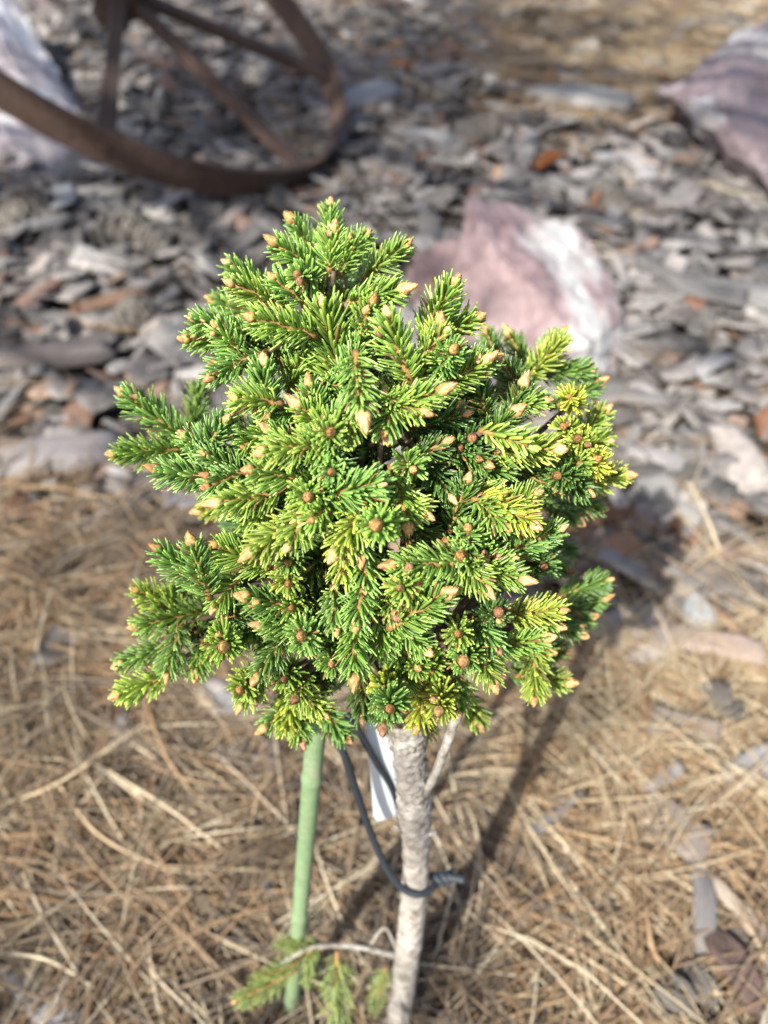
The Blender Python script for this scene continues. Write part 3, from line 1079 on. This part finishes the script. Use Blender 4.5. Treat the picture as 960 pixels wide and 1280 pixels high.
# low branch of the rootstock
def build_low_branch():
    p = smooth_path([at(500, 1196, .462), at(470, 1188, .455), at(430, 1182, .448), at(385, 1186, .442), at(350, 1206, .438)], 6)
    m = MB().tube([q - RL for q in p], [0.0019] * 8 + [0.0015] * (len(p) - 8), 7, wob=.1)
    q2 = smooth_path([at(500, 1200, .462), at(482, 1160, .452), at(462, 1182, .456)], 5)
    m.tube([q - RL for q in q2], 0.0010, 6, wob=.1)
    q3 = smooth_path([at(502, 1218, .47), at(498, 1245, .478), at(506, 1290, .49)], 5)
    m.tube([q - RL for q in q3], 0.0012, 6, wob=.1)
    link('branch', m.mesh('branch', M_trunk), root)
    nd = [needle_mesh(700 + k, 0.040, 130, 0.0118, 1.0, 0.0008) + (0.040,) for k in range(3)]
    for tip, base, b in (((296, 1250, .430), (368, 1206, .438), 1), ((338, 1218, .436), (404, 1187, .444), 0), ((426, 1288, .454), (428, 1192, .447), 1), ((346, 1180, .446), (402, 1190, .444), 0),
                         ((384, 1232, .446), (392, 1190, .443), 0), ((318, 1222, .434), (368, 1200, .438), 0), ((468, 1264, .470), (486, 1212, .464), 0)):
        tip, base = at(*tip), at(*base)
        n_, st, end, L = random.choice(nd)
        R = frame(tip - base, Vector((0, 0, 1)))
        s = (tip - base).length / L
        s = max(s, 0.6)
        o = link('shoot', st, root)
        o.matrix_local = Matrix.Translation(tip - R @ (end * s) - RL) @ R.to_4x4() @ Matrix.Scale(s, 4)
        k = link('needles', n_, o)
        k['kind'] = 'stuff'
        k.color = (0.27, 0.35, 0.09, 1)
        if b: add_bud(o, end, 0.8 / s)


build_low_branch()


# ------------------------------------------------------------------ stake, tie and plant tag
def build_stake():
    b, t = gnd(361, 1296, -.03), at(398, 880, .318)
    org = gnd(361, 1296)
    m = MB()
    N = 26
    pts, rad = [], []
    for i in range(N + 1):
        f = i / N
        pts.append(b.lerp(t, f) - org)
        r = 0.0050
        for node in (0.18, 0.50, 0.86):
            r += 0.00055 * math.exp(-((f - node) / 0.012) ** 2)
        rad.append(r)
    pts = [pts[0]] + pts + [pts[-1] + (pts[-1] - pts[-2]) * 0.25]
    rad = [rad[0]] + rad + [0.002]
    fine_p, fine_r = [], []
    for i in range(160):
        f = i / 159
        p = b.lerp(t, f) - org
        r = 0.0045 + 0.00012 * mnoise.noise(Vector((0, 0, f * 30)))
        for node in (0.18, 0.50, 0.86):
            r += 0.00065 * math.exp(-((f - node) / 0.010) ** 2)
        fine_p.append(p)
        fine_r.append(r)
    fine_p.append(fine_p[-1] + (fine_p[-1] - fine_p[-2]) * 1.2)
    fine_r.append(0.0022)
    m.tube(fine_p, fine_r, 16)
    o = link('plant_stake', m.mesh('plant_stake', M_stake))
    o.location = org
    tag(o, 'green plastic-coated plant stake standing beside the pale trunk', 'stake')


build_stake()


def build_tie():
    org = at(520, 1110, .40)
    o = empty('plant_tie', org)
    tag(o, 'dark rubbery wire tie looped around the pale trunk', 'tie')
    loop = smooth_path([at(412, 905, .327), at(428, 938, .330), at(444, 985, .345), at(461, 1035, .362), at(482, 1083, .378), at(503, 1110, .3875), at(524, 1118, .390),
                        at(541, 1109, .396), at(547, 1094, .404)], 7)
    m = MB().tube([p - org for p in loop], 0.0018, 9)
    link('front_strand', m.mesh('front_strand', M_tie), o)
    back = smooth_path([at(436, 895, .335), at(452, 920, .345), at(470, 952, .358), at(492, 990, .374), at(505, 1040, .395), at(520, 1085, .416), at(540, 1096, .412), at(548, 1094, .404)], 7)
    m = MB().tube([p - org for p in back], 0.0017, 9)
    link('back_strand', m.mesh('back_strand', M_tie), o)
    tw = MB()
    a, b = at(543, 1100, .402), at(562, 1096, .400)
    ax = (b - a).normalized()
    u = ax.cross(Vector((0, 0, 1))).normalized()
    w = ax.cross(u)
    for ph in (0, math.pi):
        pts = []
        for i in range(25):
            f = i / 24
            an = ph + f * 2 * math.pi * 1.1
            pts.append(a.lerp(b, f) + (u * math.cos(an) + w * math.sin(an)) * 0.0022 * (1 - .25 * f) - org)
        tw.tube(pts, 0.0020, 8)
    tail = smooth_path([at(558, 1096, .400), at(570, 1098, .398), at(581, 1100, .396)], 4)
    tw.tube([p - org for p in tail], 0.0023, 9)
    link('twisted_end', tw.mesh('twisted_end', M_tie), o)


build_tie()


def build_tag():
    a, b = at(470, 880, .352), at(482, 1024, .385)
    org = b.copy()
    ax = (a - b)
    side = Vector((1, 0.25, 0)).normalized()
    nrm = side.cross(ax.normalized())
    m = MB()
    N = 14
    w = 0.0062
    for i in range(N + 1):
        f = i / N
        ww = w * (1 if f > 0.06 else 0.70 + 5 * f)
        bow = nrm * (0.004 * math.sin(f * math.pi))
        for sx, sz in ((-1, -1), (1, -1), (1, 1), (-1, 1)):
            m.v.append(b + ax * f + side * ww * sx + nrm * 0.0003 * sz + bow - org)
            m.a.append(0)
    for i in range(N):
        for k in range(4):
            q = i * 4
            m.f.append((q + k, q + (k + 1) % 4, q + 4 + (k + 1) % 4, q + 4 + k))
    m.f += [(3, 2, 1, 0), (N * 4, N * 4 + 1, N * 4 + 2, N * 4 + 3)]
    o = link('plant_tag', m.mesh('plant_tag', M_tag, False))
    o.location = org
    tag(o, 'white plastic plant tag hanging just behind the pale trunk', 'tag')


build_tag()


# ------------------------------------------------------------------ single chips, stones and cones lying on the mulch
CHIP_ME = []
for k, (tv, tf) in enumerate(TPL):
    CHIP_ME.append(tri_mesh('bark_chip', tv, tf, M_chip))
GREYS = [(0.25, 0.237, 0.222), (0.20, 0.188, 0.176), (0.31, 0.295, 0.278), (0.15, 0.14, 0.13)]
WARM = [(0.28, 0.20, 0.15), (0.33, 0.25, 0.19), (0.22, 0.12, 0.075)]


def shade(c):
    f = random.uniform(.75, 1.35)
    return tuple(k * f for k in c)


def chip(p, size, yaw, tx=0.0, ty=0.0, col=None, me=None, label='', group=None, name='bark_chip', cat='bark chip', wide=1.0, thick=1.0):
    o = link(name, me or random.choice(CHIP_ME))
    o.location = p
    o.rotation_euler = rot_chip(yaw, tx, ty).to_euler()
    o.scale = (size, size * wide, size * thick)
    c = col or random.choice(GREYS)
    o.color = (*c, 1)
    return tag(o, label, cat, group)


# chips one can find by eye: x, y, length px, width/length, angle, colour, label
SPOT = [
    (724, 131, 105, .42, -12, (0.40, 0.385, 0.36), 'long pale grey bark slab below the tan straw patch at the top'),
    (773, 208, 62, .6, -35, (0.42, 0.41, 0.40), 'oval pale grey bark chip between the pink rock and the right rock'),
    (808, 230, 36, .7, 60, (0.45, 0.44, 0.43), 'small pale round chip beside the oval pale grey chip'),
    (683, 208, 46, .6, 20, (0.34, 0.115, 0.035), 'rust-orange bark chip above the pink rock'),
    (88, 272, 80, .45, -58, (0.37, 0.38, 0.385), 'smooth pale blue-grey bark slab below the white quartz rock'),
    (60, 462, 150, .36, 4, (0.26, 0.225, 0.205), 'long brownish bark slab at the left edge of the photo, level with the crown'),
    (70, 575, 140, .40, 8, (0.33, 0.30, 0.285), 'wide grey bark slab at the left edge, just above the pine straw'),
    (245, 635, 60, .6, -10, (0.34, 0.33, 0.33), 'grey bark chip tucked under the left side of the crown'),
    (65, 375, 70, .4, 40, (0.34, 0.22, 0.17), 'pinkish-brown bark chip on the left among grey chips'),
    (150, 395, 70, .5, 15, (0.30, 0.19, 0.13), 'brown bark chip left of the crown top'),
    (822, 1058, 84, .55, -32, (0.34, 0.285, 0.25), 'pinkish-grey bark chip lying in the straw right of the trunk'),
    (913, 1166, 84, .56, -55, (0.58, 0.47, 0.37), 'pale peach wood chip near the lower right corner'),
    (862, 1160, 78, .42, 78, (0.30, 0.28, 0.265), 'grey bark chip next to the pale peach wood chip'),
    (900, 1232, 76, .5, -70, (0.20, 0.135, 0.115), 'dark reddish bark chip below the pale peach wood chip'),
    (948, 1255, 90, .5, 62, (0.52, 0.51, 0.49), 'whitish wood chip in the lower right corner'),
    (880, 830, 95, .5, -20, (0.46, 0.36, 0.29), 'broad pale tan bark piece beside the blue-grey pebble'),
    (935, 980, 90, .5, 20, (0.38, 0.37, 0.37), 'grey bark chip at the right edge below the split cone'),
    (300, 905, 60, .45, -8, (0.36, 0.36, 0.365), 'large grey bark slab in the straw under the left of the crown'),
    (60, 300, 60, .5, 10, (0.3, 0.29, 0.28), 'grey bark chip below the speckled cone at the left edge'),
    (905, 380, 130, .35, -22, (0.27, 0.26, 0.25), 'long grey bark strip to the right of the pink rock'),
    (850, 375, 120, .3, -30, (0.2, 0.19, 0.18), 'dark bark strip touching the right side of the pink rock'),
    (885, 470, 60, .6, 20, (0.36, 0.35, 0.345), 'pale bark chip on the right, level with the crown shoulder'),
    (815, 590, 60, .6, -25, (0.40, 0.375, 0.355), 'pale round bark chip just right of the yellow shoots'),
    (770, 700, 46, .7, 10, (0.36, 0.21, 0.14), 'orange-brown bark chip right of the crown'),
    (545, 180, 70, .5, -15, (0.34, 0.335, 0.33), 'pale chip between the wheel and the straw patch'),
    (450, 130, 80, .5, 20, (0.33, 0.33, 0.33), 'pale grey bark chip right beside the wheel rim'),
    (840, 940, 70, .5, -20, (0.30, 0.25, 0.2), 'brown bark flake in the straw left of the split cone'),
    (815, 1000, 50, .5, 30, (0.40, 0.37, 0.36), 'small pale flake in the straw above the pinkish-grey chip'),
    (690, 1040, 70, .45, 35, (0.27, 0.25, 0.24), 'grey flake in the straw right of the twisted tie end'),
]
for (x, y, ln, asp, ang, col, lab) in SPOT:
    p = gnd(x, y)
    d = project(p)[2]
    v = (y - 640) / 960
    elev = math.atan2(S + v * C, C - v * S)
    sz = ln / 960 * d
    yaw = math.radians(ang)
    # widen for the slant view so that the seen proportions hold
    slant = 1 / max(math.sin(elev), 0.45)
    yaw = math.atan2(math.sin(yaw) * slant, math.cos(yaw))
    up = 0.031 if y > 820 else 0.026
    chip(Vector((p.x, p.y, hgt(p.x, p.y) + up)), sz * (1 + .3 * abs(math.sin(yaw))), yaw, random.uniform(-.05, .15), random.uniform(-.15, .05), tuple(k * 0.92 for k in col), None, lab, wide=(0.85 if y > 820 else 1.0) * asp / 0.55 * (1 + .25 * abs(math.cos(yaw))))

# further chips that can be told apart singly but not from one another
WHERE = [
    (lambda x, y: y < 260 and x < 450, 'grey weathered bark chip under and beside the rusty wheel', 'bark chips by the wheel'),
    (lambda x, y: y < 480 and x < 350, 'grey weathered bark chip on the ground between wheel and crown', 'bark chips left of the crown'),
    (lambda x, y: y < 260, 'grey weathered bark chip between wheel and right rock', 'bark chips at the top'),
    (lambda x, y: x > 480 and y < 620, 'grey weathered bark chip to the right of the crown', 'bark chips right of the crown'),
    (lambda x, y: x > 480, 'tan bark chip mixed with the straw right of the trunk', 'bark chips in the right straw'),
    (lambda x, y: True, 'bark chip half buried in the straw left of the trunk', 'bark chips in the left straw'),
]
cnt = 0
for tr in range(4000):
    if cnt >= 230: break
    x, y = random.uniform(-10, 970), random.uniform(10, 1290)
    if 170 < x < 720 and 330 < y < 880: continue
    p = gnd(x, y)
    st, bk, *_ = zones(np.array([p.x]), np.array([p.y]))
    if random.random() > bk[0] * (0.35 if y < 120 else 1): continue
    d = project(p)[2]
    i = next(i for i, w in enumerate(WHERE) if w[0](x, y))
    sz = max(0.03, min(0.13, random.lognormvariate(math.log(0.062), 0.35))) * (0.55 if y > 700 else 1)
    chip(Vector((p.x, p.y, hgt(p.x, p.y) + random.uniform(.010, .024) - (.008 if y > 800 else 0))), sz, random.uniform(0, 6.28), random.gauss(0, .22), random.gauss(0, .18),
         shade(random.choice(GREYS * 8 + WARM) if i < 4 else random.choice(WARM + GREYS[:2])), None, WHERE[i][1], WHERE[i][2])
    cnt += 1


def pebble(px, py, wpx, hpx, col, label, seed):
    p = gnd(px, py, .02)
    d = project(p)[2]
    bm = bmesh.new()
    bmesh.ops.create_icosphere(bm, subdivisions=3, radius=1)
    for v in bm.verts:
        n_ = mnoise.noise(v.co * 1.3 + Vector((seed, 0, 0))) * .22 + mnoise.noise(v.co * 3 + Vector((0, seed, 0))) * .08
        v.co *= 1 + n_
        v.co.x *= wpx / 960 * d / 2
        v.co.y *= hpx / 960 * d / 2 * 1.15
        v.co.z *= min(wpx, hpx) / 960 * d / 2 * .8
    me = bpy.data.meshes.new('pebble')
    bm.to_mesh(me); bm.free()
    me.polygons.foreach_set('use_smooth', [True] * len(me.polygons))
    me.materials.append(mat_simple('pebble_stone', col, .6, .35, 60, .25, .3))
    o = link('pebble', me)
    o.location = p
    tag(o, label, 'pebble')


pebble(875, 766, 36, 52, (0.30, 0.34, 0.365), 'smooth blue-grey pebble on the tan bark at the right', 2)
pebble(270, 868, 56, 40, (0.33, 0.30, 0.27), 'rough grey-brown stone just below the left branches', 5)
pebble(765, 945, 30, 30, (0.30, 0.30, 0.31), 'small dark grey pebble in the straw right of the trunk', 8)


def scale_mesh():
    m = MB()
    for (t, w, z) in ((0, .35, 0), (.45, .75, .10), (.8, 1.0, .26), (1.0, .55, .22)):
        for s in (-1, 0, 1):
            m.v.append(Vector((s * w * .5, t, z + (.08 if s == 0 else 0)))); m.a.append(t)
        for s in (-1, 0, 1):
            m.v.append(Vector((s * w * .45, t * .97, z - .09))); m.a.append(t)
    for i in range(3):
        q = i * 6
        for s in range(2):
            m.f.append((q + s, q + s + 1, q + 6 + s + 1, q + 6 + s))
            m.f.append((q + 3 + s + 1, q + 3 + s, q + 9 + s, q + 9 + s + 1))
        m.f.append((q, q + 6, q + 9, q + 3))
        m.f.append((q + 2, q + 5, q + 11, q + 8))
    m.f += [(18, 19, 22, 21), (19, 20, 23, 22)]
    return m


SC = scale_mesh()
SC_ME = SC.mesh('scale', M_cone, False)


def cone(px, py, wpx, yaw, label, singly=False, z=0.03):
    p = gnd(px, py, z)
    d = project(p)[2]
    Rc = wpx / 960 * d / 2
    o = empty('pine_cone', (p.x, p.y, z))
    tag(o, label, 'pine cone', 'pine cones lying in the mulch')
    ax = Matrix.Rotation(yaw, 3, 'Z') @ Matrix.Rotation(math.radians(78), 3, 'Y')
    Lc = Rc * 2.5
    core = MB().tube([ax @ Vector((0, 0, Lc * (f - .5))) for f in (0, .2, .5, .8, 1)], [Rc * .25, Rc * .35, Rc * .32, Rc * .2, Rc * .06], 12)
    link('core', core.mesh('core', M_cone), o)
    rows, allm = 9, MB()
    for j in range(rows):
        f = (j + .5) / rows
        rr = Rc * (math.sin(math.pi * (0.14 + 0.80 * f)) ** 0.8)
        k0 = 8 if rr > Rc * .6 else 6
        for k in range(k0):
            a = 2 * math.pi * (k + .5 * (j % 2)) / k0 + random.uniform(-.1, .1)
            Mx = ax @ Matrix.Rotation(a, 3, 'Z') @ Matrix.Rotation(math.radians(8 + 46 * f + random.uniform(-14, 14)), 3, 'X') @ Matrix.Rotation(random.uniform(-.25, .25), 3, 'Y')
            sc = rr * random.uniform(0.68, 0.90)
            off = ax @ Vector((0, 0, Lc * (f - .55))) + (ax @ Matrix.Rotation(a, 3, 'Z')) @ Vector((0, rr * .22, 0))
            if singly:
                s = link('scale', SC_ME, o)
                s.matrix_local = Matrix.Translation(off) @ Mx.to_4x4() @ Matrix.Scale(sc, 4)
            else:
                b = len(allm.v)
                allm.v += [Mx @ (v * sc) + off for v in SC.v]
                allm.a += SC.a
                allm.f += [tuple(q + b for q in f_) for f_ in SC.f]
    if not singly:
        s = link('scales', allm.mesh('scales', M_cone, False), o)
        s['kind'] = 'stuff'


cone(845, 1250, 92, 0.4, 'large grey open pine cone at the bottom right of the photo', True, .024)
cone(905, 880, 50, 2.2, 'small split grey pine cone in the bright straw at the right', True, .036)
cone(30, 262, 58, 1.2, 'speckled grey pine cone at the left edge below the quartz rock')
cone(150, 290, 56, 0.3, 'grey pine cone just below the wheel rim')
cone(190, 300, 46, 2.6, 'small grey pine cone right of the one below the wheel rim')
cone(165, 395, 52, 0.9, 'grey pine cone standing out left of the crown top')
cone(765, 250, 50, 2.0, 'grey pine cone directly above the right end of the pink rock')
cone(600, 165, 44, 0.5, 'far grey pine cone above the pink rock near the straw patch')


# thick dry stems that stand out of the straw
def stem(pts, r, tint, label):
    P = [gnd(x, y, z) for (x, y, z) in pts]
    org = Vector((P[0].x, P[0].y, 0))
    pp = smooth_path([p - org for p in P], 6)
    m = MB().tube(pp, [r * (1 - .45 * i / (len(pp) - 1)) for i in range(len(pp))], 6)
    me = m.mesh('dry_stem', M_straw)
    a = me.attributes.new('tint', 'FLOAT', 'POINT')
    a.data.foreach_set('value', [tint] * len(me.vertices))
    o = link('dry_stem', me)
    o.location = org
    tag(o, label, 'dry stem')


stem([(-10, 1012, .03), (70, 980, .036), (130, 940, .04), (190, 898, .034)], .0019, .78, 'pale dry stem slanting up from the left edge of the straw')
stem([(70, 975, .03), (120, 1040, .036), (190, 1078, .036), (250, 1085, .03)], .0017, .72, 'pale curved stem arching across the straw at the left')
stem([(130, 960, .03), (210, 1010, .04), (290, 1070, .03)], .0016, .82, 'straight tan stem crossing the straw left of the stake')
stem([(356, 950, .03), (325, 990, .04), (312, 1040, .03)], .0017, .72, 'short pale stem leaning just left of the stake')
stem([(180, 870, .03), (205, 940, .04), (240, 990, .03)], .0018, .60, 'orange-tan stem in the straw under the left branches')
stem([(805, 1100, .03), (812, 1170, .045), (828, 1215, .03)], .0024, .58, 'thick orange stem standing up in the straw at the lower right')
stem([(930, 1140, .03), (948, 1180, .04), (962, 1215, .03)], .0018, .86, 'bright straw blade beside the pale peach wood chip')
stem([(700, 1035, .03), (790, 1028, .036), (870, 1022, .03)], .0016, .9, 'pale horizontal blade in the straw right of the trunk')
stem([(755, 985, .03), (790, 1010, .04), (815, 1035, .03)], .0017, .75, 'slanting tan blade above the pinkish-grey chip')
stem([(860, 600, .04), (885, 650, .05), (900, 690, .03)], .0022, .9, 'bright straw blade standing at the right edge')
stem([(700, 860, .03), (730, 905, .04), (745, 960, .03)], .0019, .84, 'pale blade hanging below the right side of the crown')
stem([(0, 1190, .03), (60, 1200, .04), (120, 1235, .03)], .0017, .9, 'pale blade near the lower left corner')


# ------------------------------------------------------------------ unseen pines, added at the left to cast shade over the scene
M_pineleaf = mat_simple('pine_needle', (0.05, 0.095, 0.03), 0.5, 0.4, 3, 0.3)
M_pinebark = mat_simple('pine_bark', (0.16, 0.11, 0.08), 0.9, 0.2, 14, 0.45, 0.8)


def pine(name, label, base, ctr, rad, tufts, trunk_r, blade, width, clump, seed):
    g = np.random.default_rng(seed)
    rd = random.Random(seed)
    base = Vector(base)
    o = empty(name, base)
    tag(o, label, 'tree')
    ctr = Vector(ctr) - base
    top = ctr + Vector((0, 0, rad[2] * 0.9))
    tp = smooth_path([Vector((0, 0, -.05)), Vector((.02, .01, top.z * .35)), Vector((ctr.x * .6, ctr.y * .6, ctr.z)), top], 8)
    tr = MB().tube(tp, [trunk_r * (1.15 - 0.95 * i / (len(tp) - 1)) for i in range(len(tp))], 12, wob=.06)
    cl = []
    for k in range(clump):
        v = Vector((g.normal(), g.normal(), g.normal())).normalized() * (g.random() ** 0.4)
        cl.append(Vector((ctr.x + v.x * rad[0], ctr.y + v.y * rad[1], ctr.z + v.z * rad[2])))
    for c_ in cl:
        q = min(tp[4:], key=lambda p: (p - c_ + Vector((0, 0, .25 * rad[2]))).length)
        lp = smooth_path([q, q.lerp(c_, .55) + Vector((0, 0, -.05 * rad[2])), c_], 4)
        tr.tube(lp, [trunk_r * (.28 - .2 * i / (len(lp) - 1)) for i in range(len(lp))], 6)
    link('trunk', tr.mesh('trunk', M_pinebark), o)
    per, nb = max(1, tufts // clump), 20
    P = np.repeat(np.array([list(c_) for c_ in cl]), per, 0)
    sp = np.array(rad) * 0.23
    P = P + g.normal(size=P.shape) * sp
    n = len(P)
    D = g.normal(size=(n, 1, 3)) * 0.5 + np.array([0, 0, .3]) + g.normal(size=(n, nb, 3)) * 0.75
    D /= np.linalg.norm(D, axis=-1, keepdims=True)
    Sd = np.cross(D, g.normal(size=(n, nb, 3)))
    Sd /= np.linalg.norm(Sd, axis=-1, keepdims=True)
    L = blade * g.uniform(.7, 1.2, (n, nb, 1))
    a = P[:, None] + Sd * width * .5
    b = P[:, None] - Sd * width * .5
    c_ = P[:, None] + D * L
    V = np.stack([a, b, c_], 2).reshape(-1, 3)
    F = np.arange(len(V)).reshape(-1, 3)
    k = link('crown', tri_mesh('crown', V, F, M_pineleaf), o)
    k['kind'] = 'stuff'


pine('tall_shade_pine', 'tall green pine added out of view to the left to shade the wheel and rocks', (-2.5, -0.75, 0), (-1.75, -0.30, 3.2), (1.9, 1.50, 1.05), 1500, 0.12, 0.15, 0.0048, 56, 5)
pine('young_shade_pine', 'waist-high bushy pine added out of view to the left to shade the straw beside the trunk', (-0.86, -1.00, 0), (-0.86, -1.00, 0.86), (0.42, 0.40, 0.40), 400, 0.022, 0.09, 0.0034, 26, 8)
